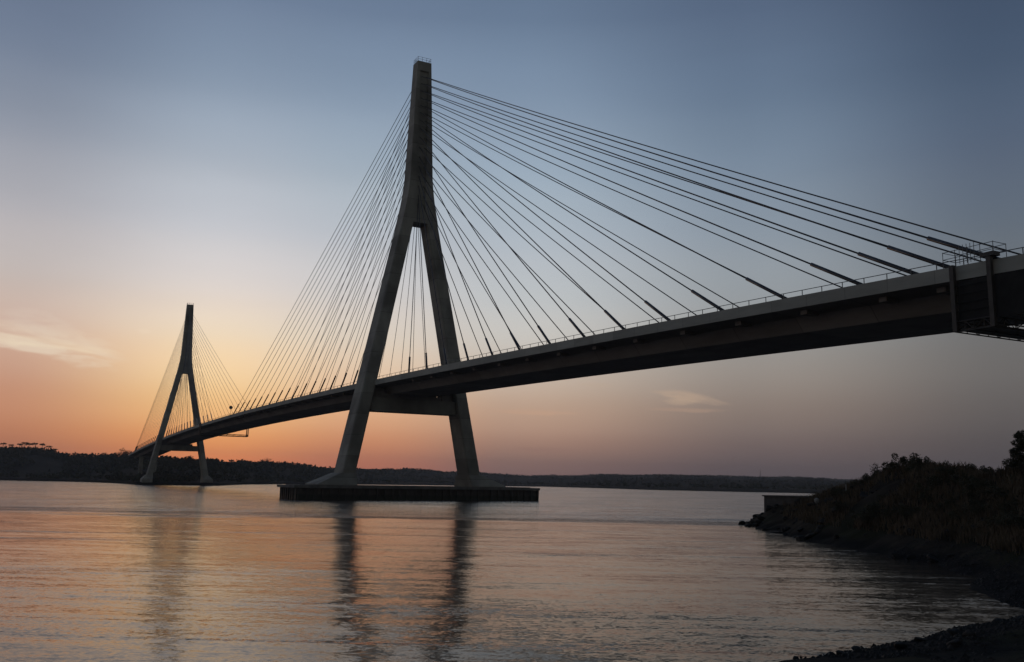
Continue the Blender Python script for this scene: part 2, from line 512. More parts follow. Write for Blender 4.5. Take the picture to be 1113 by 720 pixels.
# ------------------------------------------------------------------ trees of the far shore
def far_tree(name, base, h, spread, umbrella, label, group):
    t = empty(name, base)
    tag(t, label, 'tree', group)
    tr = MB()
    lean = rng.normal()*.05*h
    tr.tube([(0, 0, -.5), (lean*.4, 0, h*.35), (lean, lean*.3, h*.72)], [h*.045, h*.034, h*.018], 6)
    for k in range(4):
        a = k*1.6+rng.random()
        tr.bar((lean*.8, 0, h*(.5+.05*k)), (lean+math.cos(a)*spread*.55, math.sin(a)*spread*.55, h*(.7+.05*k)), h*.014, 5, h*.006)
    tr.build('trunk', M_bark, t)
    cl = []
    for k in range(9 if umbrella else 12):
        a, rr = rng.random()*6.28, math.sqrt(rng.random())*spread*.8
        zc = h*(.84-.10*(rr/spread)**2+rng.normal()*.03) if umbrella else h*rng.uniform(.42, .88)
        if not umbrella: rr *= 1.1-abs(zc/h-.6)*1.4
        cl.append((lean+math.cos(a)*rr, math.sin(a)*rr, zc, spread*rng.uniform(.22, .42)))

    def cf():
        c = cl[rng.integers(len(cl))]
        q = rng.normal(size=3)*c[3]*.6
        return (c[0]+q[0], c[1]+q[1], c[2]+q[2]*(.5 if umbrella else .85))
    v, f = leafquads(420, h*.055, cf)
    MB().add(v, f).build('crown', M_pine, t)
    return t


for i, (px, fr, h, sp, lab) in enumerate([
        (3, 1.0, 7.0, 3.6, 'leftmost umbrella pine on the far hill, cut by the picture edge'),
        (12, .99, 5.5, 3.0, 'small umbrella pine just right of the leftmost one on the hilltop'),
        (21, 1.0, 6.5, 3.4, 'broad low pine on the far hilltop, third from the left'),
        (26.5, 1.0, 8.5, 3.6, 'tallest umbrella pine on the far left hilltop'),
        (31.5, .99, 7.0, 4.2, 'pine with a wide flat crown right of the tallest one'),
        (38, 1.0, 8.0, 3.0, 'slender umbrella pine standing alone on the far hilltop'),
        (45.5, 1.0, 7.5, 3.4, 'umbrella pine near the right end of the hilltop row'),
        (53, .98, 5.5, 3.2, 'low pine where the far left hill starts to fall'),
        (60, .97, 5.0, 3.0, 'last small pine halfway down the slope of the left hill'),
        (113.5, 1.0, 4.0, 3.0, 'lone small pine on the flat skyline left of the far pylon')]):
    far_tree('pine_tree', hill_point(px, fr), h, sp, True, lab, 'pines on the far skyline')
for px, fr, h, sp, lab in [
        (134, .95, 7.5, 6.0, 'wide bushy tree at the far end of the bridge deck'),
        (139, .93, 6.5, 4.5, 'round tree beside the wide one at the end of the deck'),
        (128, .97, 4.5, 4.0, 'low rounded bush left of the trees at the deck end'),
        (206, .62, 10.5, 5.2, 'spreading tree seen between the legs of the far pylon'),
        (213, .60, 7.0, 3.0, 'smaller tree by the right leg of the far pylon'),
        (291, 1.0, 6.0, 5.5, 'small round tree on the ridge between the two pylons'),
        (286, .99, 4.5, 5.0, 'bushy low tree on the ridge just left of the round one')]:
    far_tree('broadleaf_tree', hill_point(px, fr), h, sp, False, lab, 'broadleaf trees on the far shore')

# mast on the far ridge
g = hill_point(826.5, .98)
t = tag(empty('radio_mast', g), 'thin lattice radio mast standing on the far right ridge', 'mast')
mm = MB()
for k in range(3):
    a = k*2.094
    mm.bar((math.cos(a)*1.3, math.sin(a)*1.3, -1), (math.cos(a)*.4, math.sin(a)*.4, 17), .22, 5)
for k in range(8):
    r_ = 1.3-.9*k/8
    for q in range(3):
        a, c = q*2.094, (q+1)*2.094
        mm.bar((math.cos(a)*r_, math.sin(a)*r_, k*2), (math.cos(c)*r_*.9, math.sin(c)*r_*.9, k*2+2), .12, 4)
mm.build('lattice', M_rail, t)
MB().bar((0, 0, 17), (0, 0, 21), .16, 5).build('antenna', M_rail, t)

# ------------------------------------------------------------------ the bridge
H, ZF, ZL = 94.8, 58.0, 2.6
FAR = -324.0


def zd(x): return 25.374-6.0e-5*(x+162)**2                       # top of the edge beam


def hxz(z): return 3.0+(1.3586-3.0)*z/H


def yo(z): return 16.03+(4.35-16.03)*z/56.486


def yi(z): return yo(z)-(2.764+(2.553-2.764)*z/56.486)


bridge = tag(empty('cable_stayed_bridge', (0, 0, 0)), 'long concrete cable-stayed bridge with two tall A-shaped pylons crossing the river', 'bridge')

# girder profile (y, z below the edge-beam top)
xs = np.concatenate([np.arange(-492, 192, 4.0), [192.0]])
prof = [(-8.98, -1.06), (-6.0, -1.30), (-5.0, -2.65), (5.0, -2.65), (6.0, -1.30), (8.98, -1.06), (8.98, -.80), (-8.98, -.80)]
deck = MB().loft([[(x, y, zd(x)+z) for y, z in prof] for x in xs]).build('deck', M_deck, bridge)
for s in (-1, 1):
    ep = [(9.0*s, -1.08), (9.0*s, 0), (8.62*s, 0), (8.55*s, -.798)]
    MB().loft([[(x, y, zd(x)+z) for y, z in ep] for x in xs]).build('edge_beam', M_edge, deck)
    rl = MB()
    for x0, x1 in zip(xs[:-1], xs[1:]):
        for hh, rr in ((.50, .035),):
            rl.bar((x0, 8.8*s, zd(x0)+hh), (x1, 8.8*s, zd(x1)+hh), rr, 5)
    for x in np.arange(-490, 190, 2.3):
        rl.bar((x, 8.8*s, zd(x)-.02), (x, 8.8*s, zd(x)+.52), .04, 5)
    rl.build('railing', M_rail, deck)
asph = varied('asphalt', (.04, .04, .04), (.06, .06, .06), 3, .9)
MB().loft([[(x, -8.3, zd(x)-.79), (x, 8.3, zd(x)-.79)] for x in xs], caps=False, closed=False).build('roadway', asph, deck)


def rect(z, hx, y0, y1, c=.22):
    return [(hx-c, y0, z), (hx, y0+c, z), (hx, y1-c, z), (hx-c, y1, z), (-hx+c, y1, z), (-hx, y1-c, z), (-hx, y0+c, z), (-hx+c, y0, z)]


def head_ring(z, hx, hy, d):
    g_ = min(1.0, hy*.6)
    return [(hx, -hy, z), (hx, -g_, z), (hx-d, -g_, z), (hx-d, g_, z), (hx, g_, z), (hx, hy, z),
            (-hx, hy, z), (-hx, g_, z), (-hx+d, g_, z), (-hx+d, -g_, z), (-hx, -g_, z), (-hx, -hy, z)]


CABLE_Z = [91.4, 89.7, 88.0, 86.3, 84.6, 82.9, 81.2, 79.4, 77.3, 75.0, 72.8, 70.6, 68.4, 66.2, 64.1, 62.2]
SIDE = [20.42+8.726*i for i in range(13)]
SIDE = SIDE + [130.6, 133.6, 137.4]
MAIN = [12.85+8.726*i for i in range(16)]


def make_pylon(x0):
    p = empty('pylon', (x0, 0, 0)); p.parent = bridge
    for s in (-1, 1):
        lg = MB().loft([[(a, s*c, z) for a, c, z in rect(z, hxz(z), yi(z), yo(z))] for z in np.linspace(ZL, ZF, 12)])
        lg.build('leg', M_pylon, p)
        # flared footing block
        a0, b0 = yi(2.6)-.4, yo(2.6)+(4.6 if x0 == 0 else 1.8)
        zb_ = 2.45 if x0 == 0 else -.6
        ft = MB().loft([[(4.6, s*a0, zb_), (4.6, s*(b0), zb_), (-4.6, s*b0, zb_), (-4.6, s*a0, zb_)],
                        [(4.5, s*a0, 2.95), (4.5, s*(b0), 2.95), (-4.5, s*b0, 2.95), (-4.5, s*a0, 2.95)],
                        [(3.25, s*(yi(5)-.1), 5.1), (3.25, s*(yo(5)+.3), 5.1), (-3.25, s*(yo(5)+.3), 5.1), (-3.25, s*(yi(5)-.1), 5.1)]])
        ft.build('footing', M_pylon, p)
    hy_of = lambda z: np.interp(z, [58, 60, 62, 64, 66, 68, H], [yo(58), 3.66, 3.28, 2.98, 2.74, 2.56, 1.6])
    zs = [58, 59, 60, 61, 61.05] + list(np.arange(62, 93, 1.0)) + [92.6, 92.65, H]
    MB().loft([head_ring(z, hxz(z), float(hy_of(z)), .32 if 61.02 < z < 92.62 else .001) for z in zs]).build('tower_head', M_pylon, p)
    MB().box(-1.9, 1.9, -yi(20)-.15, yi(20)+.15, 17.55, 20.3).build('crossbeam', M_pylon, p)
    MB().box(-1.15, 1.15, -6.3, 6.3, 20.29, zd(x0)-2.66).build('bearing_plinth', M_deck, p)
    for q in ((-1, 1) if x0 == 0 else (-1,)):
        MB().box(-1.2, 1.2, *sorted((q*6.4, q*8.95)), 20.28, zd(x0)-1.36).build('side_stop', M_deck, p)
    rb = MB()
    for (a, c), (d_, e) in zip([(1.25, -1.5), (1.25, 1.5), (-1.25, 1.5), (-1.25, -1.5)], [(1.25, 1.5), (-1.25, 1.5), (-1.25, -1.5), (1.25, -1.5)]):
        for hh in (.5, 1.0): rb.bar((a, c, H+hh), (d_, e, H+hh), .03, 5)
        for q in (0, .33, .66): rb.bar((a+(d_-a)*q, c+(e-c)*q, H-.05), (a+(d_-a)*q, c+(e-c)*q, H+1.05), .035, 5)
    rb.build('top_railing', M_rail, p)
    return p


for x0 in (0.0, FAR): make_pylon(x0)

# stay cables: two planes, sixteen each way from each pylon; only the upstream plane wears the thick lower tubes
rest = MB()
for x0 in (0.0, FAR):
    out = 1 if x0 == 0 else -1
    for s in (-1, 1):
        for dirn, lst in ((out, SIDE), (-out, MAIN)):
            for k, dx in enumerate(lst):
                zt = CABLE_Z[15-k]
                xa = x0+dirn*dx
                a = np.array([xa, 8.70*s, zd(xa)-.7])
                t_ = np.array([x0+dirn*(hxz(zt)-.28), .55*s, zt])
                far_rest = x0 == FAR and s == 1 and not (dirn == 1 and k >= 12)
                L_ = np.linalg.norm(t_-a)
                sag = L_*L_*2.2e-5
                def at(u): return a+(t_-a)*u-np.array([0, 0, sag*4*u*(1-u)])
                pts = [at(u) for u in np.linspace(0, 1, 9)]
                rad = .08 if (lst is SIDE and x0 == 0) else .06
                if far_rest:
                    rest.tube(pts, [rad]*9, 5); continue
                cb = MB().tube(pts, [rad]*9, 6).build('stay_cable', M_cable, bridge, True)
                u1 = 3.9/(t_[2]-a[2])
                if s == -1:
                    MB().tube([at(u) for u in np.linspace(0, u1, 4)], [.175]*4, 8).build('anchor_tube', M_tube, cb, True)
                else:
                    MB().tube([at(u) for u in np.linspace(0, u1*.36, 3)], [.12]*3, 8).build('anchor_tube', M_tube, cb, True)
o = rest.build('stay_cables', M_cable, bridge, True)
o['kind'] = 'stuff'
# anchor blocks under the near edge
for x0, lst in ((0, [d for d in SIDE]+[-d for d in MAIN]),):
    for dx in lst:
        z_ = zd(dx)
        MB().box(dx-.4, dx+.4, -7.9, -6.4, z_-1.55, z_-1.13).build('anchor_block', M_deck, deck)
# end piers
for x in (140.5, 171.0, -459.0):
    zb = -1.0 if x > 0 else 0.0
    pr = empty('end_pier', (x, 0, 0)); pr.parent = bridge
    for s in (-1, 1):
        MB().loft([[(px0*1.0, s*4.2+py0, z) for px0, py0 in ((.8, -1.2), (.8, 1.2), (-.8, 1.2), (-.8, -1.2))] for z in (zb, zd(x)-3.4)]).build('column', M_pylon, pr)
    MB().box(-1.1, 1.1, -5.6, 5.6, zd(x)-3.42, zd(x)-2.62).build('pier_cap', M_pylon, pr)

# ------------------------------------------------------------------ fender island round the near pylon
_f0, _f1 = sight(301.8, 534), sight(585.0, 538)
FY0 = CAM[1]+_f0[1]*((-6.4-CAM[0])/_f0[0])
FY1 = CAM[1]+_f1[1]*((6.4-CAM[0])/_f1[0])
print('pier base', FY0, FY1)


def fender(x0, y0, y1, hx, top, label, group):
    t = tag(empty('pier_fender', (x0, 0, 0)), label, 'pier base', group)
    MB().box(-hx+.3, hx-.35, y0+.35, y1-.2, -2.5, top-.62).build('sheet_wall', M_fender, t)
    MB().box(-hx-.15, hx+.15, y0-.15, y1+.35, top-.6, top-.12).build('cap_slab', M_cap, t)
    MB().box(-hx+1.2, hx-1.2, y0+1.2, y1-1.2, top-.121, top+.0).build('deck_slab', M_cap, t)
    pm = MB().box(-.2, .2, -.2, .2, -2.5, top-.60).mesh('fender_pile', M_fender)
    pts = [(hx-.28, y) for y in np.arange(y0+.8, y1, 1.55)]+[(x, y0+.28) for x in np.arange(-hx+1.2, hx-.6, 1.6)]
    for a, c in pts:
        o = link('fender_pile', pm, t); o.location = (a+rng.normal()*.04, c+rng.normal()*.05, 0)
        o.rotation_euler = (rng.normal()*.012, rng.normal()*.012, rng.normal()*.1)
    return t


fender(0, FY0, FY1, 6.4, 2.75, 'long dark timber-faced pier base under the near pylon', None)


# ------------------------------------------------------------------ inspection gantries hung on the deck
def truss(mb, p0, p1, h, n, r):
    p0, p1 = np.array(p0, float), np.array(p1, float)
    up = np.array([0, 0, h])
    mb.bar(p0, p1, r, 5); mb.bar(p0+up, p1+up, r, 5)
    for k in range(n):
        a, c = p0+(p1-p0)*k/n, p0+(p1-p0)*(k+1)/n
        mb.bar(a, a+up, r*.7, 4)
        mb.bar(a, c+up, r*.7, 4) if k % 2 == 0 else mb.bar(a+up, c, r*.7, 4)
    mb.bar(p1, p1+up, r*.7, 4)


def gantry(xa, xb, label, top):
    z0 = zd((xa+xb)/2)
    t = tag(empty('inspection_gantry', (xa, 0, z0)), label, 'gantry', 'inspection gantries hung under the deck')
    w, bot = xb-xa, -5.0 if top else -4.6
    for x in (0, w):
        for s in (-1, 1):
            MB().box(x-.17, x+.17, s*9.35-.16, s*9.35+.16, bot, .42 if top and s < 0 and x > 0 else .06).build('hanger_post', M_gantry, t)
    for x in (0, w/2, w):
        m = MB(); truss(m, (x, -9.35, bot), (x, 9.35, bot), .75, 15, .055); m.build('cross_truss', M_gantry, t)
    for s in (-1, 1):
        m = MB(); truss(m, (0, s*9.35, bot), (w, s*9.35, bot), .75, 4, .055); m.build('side_truss', M_gantry, t)
    MB().box(.1, w-.1, -9.2, 9.2, bot+.09, bot+.16).build('walkway', M_gantry, t)
    m = MB()
    for q in np.linspace(bot+1.5, -1.6, 4):
        m.bar((0, -9.35, q), (w, -9.35, q), .035, 5)
    m.build('ladder_rungs', M_rung_shade, t)
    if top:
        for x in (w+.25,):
            MB().box(.2, w+3.6, -9.2, -9.17, -4.35, -1.25).build('shade_panel', M_rung_shade, t)  # added panel, its dark colour stands in for the shade inside the gantry
        MB().box(w+3.5, w+3.8, -9.5, -9.2, bot, .06).build('hanger_post', M_gantry, t)
        m = MB()
        x0_, x1_ = -.9, w+.2
        for y in (-9.1, -7.6):
            for q in (.7, 1.25): m.bar((x0_, y, q), (x1_, y, q), .025, 5)
            for x in np.linspace(x0_, x1_, 5): m.bar((x, y, .0), (x, y, 1.3), .025, 5)
        for x in (x0_, x1_):
            for q in (.7, 1.25): m.bar((x, -9.1, q), (x, -7.6, q), .025, 5)
        for x in np.linspace(.5, 1.7, 5): m.bar((x, -9.1, .1), (x, -9.1, 1.55), .022, 5)
        m.build('guard_cage', M_rail, t)
        MB().box(w-.6, w+.5, -9.55, -8.8, .15, .45).build('trolley', M_gantry, t)
    return t


gantry(132.7, 135.7, 'brown steel inspection gantry with guard cage hung round the near end of the deck', True)
v = sight(269, 468)
tt = (9.3-CAM[1])/v[1]
gantry(CAM[0]+v[0]*tt-1.6, CAM[0]+v[0]*tt+1.2, 'small latticework gantry under the middle of the main span', False)

# round sign at midspan
v = sight(250.8, 445)
tt = (-8.8-CAM[1])/v[1]
sx = CAM[0]+v[0]*tt
t = tag(empty('round_sign', (sx, -8.8, zd(sx))), 'small dark round sign on a thin post at midspan', 'sign')
MB().bar((0, 0, -.3), (0, 0, 2.2), .05, 6).build('post', M_rail, t)
MB().bar((.03, 0, 2.6), (.09, 0, 2.6), .62, 20).build('disc', M_sign, t)


# ------------------------------------------------------------------ near bank: quay block, rocks, posts, plants
def rock_mesh(seed, sub=2, sx=1, sy=1, sz=.7):
    import bmesh
    bm = bmesh.new()
    bmesh.ops.create_icosphere(bm, subdivisions=sub, radius=1)
    r_ = np.random.default_rng(seed)
    ns = r_.normal(size=(14, 3)); ns /= np.linalg.norm(ns, axis=1)[:, None]
    ds = r_.uniform(.55, .95, 14)
    for v in bm.verts:
        p = np.array(v.co)
        for n_, d_ in zip(ns, ds):
            q = p@n_
            if q > d_: p = p-n_*(q-d_)*.92
        p += r_.normal(size=3)*.025
        v.co = (p[0]*sx, p[1]*sy, p[2]*sz)
    me = bpy.data.meshes.new('rock')
    bm.to_mesh(me); bm.free()
    me.materials.append(M_rock)
    return me


def bz(x, y): return float(bank_z(x, y)[0])


pa, pb = spot(829.5, 540, 92.5), spot(858, 540, 88.5)
dv = pb-pa; ang = math.atan2(dv[1], dv[0])
t = tag(empty('quay_block', (pa[0], pa[1], 0), ang), 'grey concrete quay block at the tip of the bank', 'wall')
ln = math.hypot(dv[0], dv[1])
zt = spot(829.5, 538.3, 92.5)[2]
blk = MB()
blk.loft([[(0, 0, -.5), (ln*1.9, 0, -.5), (ln*1.9, 5, -.5), (0, 5, -.5)], [(.06, .06, zt-.12), (ln*1.9, .06, zt-.12), (ln*1.9, 5, zt-.12), (.06, 5, zt-.12)]])
blk.build('wall_face', M_block, t)
MB().box(-.08, ln*1.6, -.08, 5.1, zt-.118, zt).build('coping', M_block, t)
for q in (.35, .5, .8, 1.0):
    pass

rocks = [rock_mesh(s, 2, rng.uniform(.8, 1.3), rng.uniform(.8, 1.2), rng.uniform(.5, .8)) for s in range(7)]
sp_ = SHORE[:17]
seglen = np.linalg.norm(np.diff(sp_, axis=0), axis=1)
cum = np.concatenate([[0], np.cumsum(seglen)])


def along(s):
    return np.array([np.interp(s, cum, sp_[:, 0]), np.interp(s, cum, sp_[:, 1])])


n_rock = 0
for k in range(150):
    s = rng.uniform(0, 1)**1.3*cum[-1]*.62
    p = along(s); t2 = along(min(s+.5, cum[-1]))-along(max(s-.5, 0)); t2 /= np.linalg.norm(t2)
    nn = np.array([-t2[1], t2[0]])          # landward
    off_ = rng.uniform(-.5, 5.5)
    q = p+nn*off_
    r_ = rng.uniform(.18, .6)*(1.0 if s < 32 else .7)
    o = link('shore_rock', rocks[k % 7])
    o.location = (q[0], q[1], max(bz(q[0], q[1]), -.15)+r_*.12)
    o.rotation_euler = (rng.normal()*.3, rng.normal()*.3, rng.random()*6.28); o.scale = (r_, r_*rng.uniform(.7, 1.1), r_*rng.uniform(.6, 1))
    tag(o, 'dark rock among the boulders lining the shore of the bank', 'rock', 'boulders along the bank shore')
near_r = [(160.9, -49.4, .2), (161.3, -51.2, .16), (160.6, -52.4, .13), (162.0, -50.5, .2), (161.9, -52.6, .15), (160.0, -46.6, .2), (159.6, -44.9, .16), (160.9, -53.6, .12), (162.6, -51.8, .18),
          (158.6, -41.9, .22), (157.4, -41.2, .18), (161.6, -47.5, .25), (161.1, -45.2, .2), (162.4, -48.6, .15), (160.9, -54.6, .1), (161.5, -53.9, .13)]
for k, (x, y, r_) in enumerate(near_r):
    o = link('beach_stone', rocks[(k*3) % 7])
    o.location = (x, y, max(bz(x, y), -.05)+r_*.15)
    o.rotation_euler = (rng.normal()*.2, rng.normal()*.2, rng.random()*6.28); o.scale = (r_*1.2, r_, r_*.8)
    tag(o, 'dark stone lying on the near beach at the lower right', 'stone', 'stones on the near beach')
# shingle: pebbles nobody could count
pb_ = MB()
for k in range(9000):
    s = rng.uniform(cum[-1]*.55, cum[-1]+0.0)
    p = along(s); t2 = along(min(s+.5, cum[-1]))-along(max(s-.5, 0)); t2 /= np.linalg.norm(t2)+1e-9
    nn = np.array([-t2[1], t2[0]])
    q = p+nn*(abs(rng.normal())*2.2-.35)
    r_ = rng.uniform(.018, .075)*(1 if rng.random() < .85 else 1.7)
    z = bz(q[0], q[1]) if k % 1 == 0 else 0
    if z < -.04: continue
    a = rng.random()*6.28
    ca, sa = math.cos(a)*r_, math.sin(a)*r_
    hgt = r_*rng.uniform(.4, .8)
    e_ = rng.uniform(.6, 1)
    pb_.add([(q[0]+ca, q[1]+sa, z), (q[0]-sa*e_, q[1]+ca*e_, z), (q[0]-ca, q[1]-sa, z), (q[0]+sa*e_, q[1]-ca*e_, z), (q[0]+ca*.2, q[1]+sa*.2, z+hgt)],
            [(0, 1, 4), (1, 2, 4), (2, 3, 4), (3, 0, 4)])
tag(pb_.build('shingle', M_rock), 'dark shingle and pebbles on the near beach', 'shingle', kind='stuff')


# marker posts on the bank
def ground_on(px, d0, d1, py):
    """first bank point along a heading that the sight line at py meets"""
    for d_ in np.arange(d0, d1, .5):
        p = spot(px, py, d_)
        if bz(p[0], p[1]) >= p[2]: return p
    return spot(px, py, d1)


p = ground_on(920, 60, 90, 541)
t = tag(empty('marker_post', (p[0], p[1], bz(p[0], p[1]))), 'thin grey marker post on the slope of the bank', 'post')
MB().bar((0, 0, -.3), (0, 0, .75), .045, 8).build('shaft', M_post, t)
MB().bar((0, 0, .75), (0, 0, .9), .07, 8, .04).build('cap', M_post, t)
p = ground_on(888, 60, 95, 551)
t = tag(empty('marker_post', (p[0], p[1], bz(p[0], p[1]))), 'short post with a pale rounded top near the quay block', 'post')
MB().bar((0, 0, -.3), (0, 0, .35), .05, 8).build('shaft', M_rail, t)
MB().tube([(0, 0, .3), (0, 0, .42), (0, 0, .6), (0, 0, .7)], [.12, .2, .19, .06], 10).build('cap', M_post, t)


# shrubs and grass
def shrub_mesh(seed, n, size):
    r_ = np.random.default_rng(seed)
    lob = [(r_.normal()*.42, r_.normal()*.42, r_.uniform(.25, .85), r_.uniform(.16, .32)) for _ in range(11)]

    def cf():
        l = lob[rng.integers(len(lob))]
        q = rng.normal(size=3); q *= l[3]*(.55+.45*rng.random())/max(np.linalg.norm(q), .3)*1.1
        return (l[0]+q[0], l[1]+q[1], max(.02, l[2]+q[2]))
    v, f = leafquads(n, size, cf)
    st = MB()
    for l in lob:
        st.tube([(0, 0, -.15), (l[0]*.4, l[1]*.4, l[2]*.45), (l[0], l[1], l[2])], [.035, .022, .008], 5)
    return MB().add(v, f).mesh('foliage', M_leaf), st.mesh('stems', M_bark)


shr = [shrub_mesh(40+k, 1100, .055) for k in range(5)]
SHR = [(948, 75.3, 0.83, 'low rounded shrub at the left end of the bank crest'), (958, 74.7, 0.95, 'shrub second from the left on the bank crest'),
       (967, 73.5, 1.12, 'dense dark shrub on the step of the bank crest'), (978, 71.7, 1.08, 'tall shrub left of the highest clump on the bank'),
       (989, 71.1, 1.2, 'highest and widest shrub in the clump on the bank crest'), (998, 70.4, 1.04, 'shrub just right of the highest clump on the crest'),
       (1007, 69.9, 0.87, 'rounded shrub right of the clump with grass behind'), (1020, 69.3, 0.7, 'small shrub in the dip of the bank crest'),
       (1034, 68.7, 0.7, 'low broad shrub near the middle of the bank crest'), (1049, 67.5, 0.58, 'small shrub where the crest runs level'),
       (1066, 66.3, 0.67, 'low shrub left of the big tree on the bank'), (1084, 65.1, 0.78, 'shrub at the foot of the big tree on the bank'),
       (1101, 63.3, 0.99, 'dark shrub under the crown of the big tree'), (935, 78.3, 0.67, 'small shrub on the falling left shoulder of the bank')]
for k, (px, d_, h, lab) in enumerate(SHR):
    p = spot(px, 520, d_)
    t = tag(empty('shrub', (p[0], p[1], bz(p[0], p[1])-.1), rng.random()*6.28, h), lab, 'shrub', 'shrubs along the crest of the bank')
    link('foliage', shr[k % 5][0], t); link('stems', shr[k % 5][1], t)
for k in range(125):
    px, d_ = rng.uniform(900, 1180), rng.uniform(45, 78)
    p = spot(px, 540, d_)
    z = bz(p[0], p[1])
    if z < 1.15: continue
    t = tag(empty('shrub', (p[0], p[1], z-.08), rng.random()*6.28, rng.uniform(.45, 1.0)), 'dark low shrub on the grassy slope facing the cove', 'shrub', 'shrubs on the slope of the bank')
    link('foliage', shr[k % 5][0], t); link('stems', shr[k % 5][1], t)

gr = MB()
cnt = 0
while cnt < 48000:
    m_ = 4000
    px = rng.uniform(850, 1230, m_); d_ = rng.uniform(42, 94, m_)
    P_ = np.array([spot(a, 530, c) for a, c in zip(px, d_)])
    Z_ = bank_z(P_[:, 0], P_[:, 1])
    dens = fbm(P_[:, 0]*.22, P_[:, 1]*.22, 3)
    ok = (Z_ > .95) & (dens > -.5+rng.random(m_)*.35)
    for x, y, z in zip(P_[ok, 0], P_[ok, 1], Z_[ok]):
        h = rng.uniform(.18, .65); a = rng.random()*6.28; w_ = rng.uniform(.016, .042)
        lx, ly = rng.normal()*.22*h, rng.normal()*.22*h
        ca, sa = math.cos(a)*w_, math.sin(a)*w_
        gr.add([(x-ca, y-sa, z-.05), (x+ca, y+sa, z-.05), (x+ca*.7+lx*.5, y+sa*.7+ly*.5, z+h*.6), (x-ca*.7+lx*.5, y-sa*.7+ly*.5, z+h*.6), (x+lx*1.4, y+ly*1.4, z+h)],
               [(0, 1, 2, 3), (3, 2, 4)])
        cnt += 1
tag(gr.build('dry_grass', M_grass), 'tall dry grass covering the bank', 'grass', kind='stuff')

# tree at the right edge
p = spot(1123, 512, 59)
t = tag(empty('broadleaf_tree', (p[0], p[1], bz(p[0], p[1])), 0, .84), 'dark leafy tree on the bank cut by the right picture edge', 'tree')
tr = MB()
tr.tube([(0, 0, -.3), (.05, .02, .8), (.12, .0, 1.7), (.1, .05, 2.6)], [.2, .16, .11, .04], 8)
limbs = []
for k in range(22):
    a = k*2.4+rng.random()*.5
    z0_ = .1+.1*k
    wd = 1.5-.035*k
    e = (math.cos(a)*rng.uniform(.75, 1.1)*wd, math.sin(a)*rng.uniform(.75, 1.1)*wd, z0_+rng.uniform(.15, .6))
    limbs.append(e)
    tr.tube([(.08, 0, z0_), (e[0]*.5, e[1]*.5, z0_+.3), e], [.06, .04, .015], 5)
tr.build('trunk', M_bark, t)
lob = [(e[0]*f_, e[1]*f_, e[2]+rng.normal()*.1, rng.uniform(.25, .42)) for e in limbs for f_ in (.65, 1.05)]


def cf():
    l = lob[rng.integers(len(lob))]
    q = rng.normal(size=3); q *= l[3]*(.5+.6*rng.random())/max(np.linalg.norm(q), .3)
    return (l[0]+q[0], l[1]+q[1], l[2]+q[2]*.8)


v_, f_ = leafquads(9500, .075, cf)
MB().add(v_, f_).build('crown', M_leaf, t)

# ------------------------------------------------------------------ dusk haze lying over the estuary
hz, nt, b = mat('haze')
nt.nodes.remove(b)
pv = N(nt, 'ShaderNodeVolumePrincipled')
pv.inputs['Color'].default_value = (.96, .94, .96, 1)
pv.inputs['Density'].default_value = HAZE
nt.links.new(pv.outputs[0], nt.nodes['Material Output'].inputs['Volume'])
tag(MB().box(-3700, 1900, -2600, 3700, -70, 112).build('haze', hz), kind='stuff')

# ------------------------------------------------------------------ sky and sun
hx_, hy_, _ = sight(225, 515)
GLOW = math.atan2(hy_, hx_)
w = bpy.data.worlds.new('World')
scene.world = w
w.use_nodes = True
nt = w.node_tree
L = nt.links
for n in list(nt.nodes): nt.nodes.remove(n)
out = N(nt, 'ShaderNodeOutputWorld')
bg = N(nt, 'ShaderNodeBackground')
L.new(bg.outputs[0], out.inputs[0])
tc = N(nt, 'ShaderNodeTexCoord')
rot = N(nt, 'ShaderNodeVectorRotate', rotation_type='Z_AXIS')
rot.inputs['Angle'].default_value = -GLOW
L.new(tc.outputs['Generated'], rot.inputs['Vector'])
sep = N(nt, 'ShaderNodeSeparateXYZ'); L.new(rot.outputs[0], sep.inputs[0])
elev = fmath('MULTIPLY', fmath('ARCSINE', sep.outputs[2]), 180/math.pi)
azim = fmath('MULTIPLY', fmath('ARCTAN2', sep.outputs[1], sep.outputs[0]), -180/math.pi)     # + = to the right of the afterglow


def lin(c): return tuple(((v/255+.055)/1.055)**2.4 if v > 10 else v/255/12.92 for v in c)


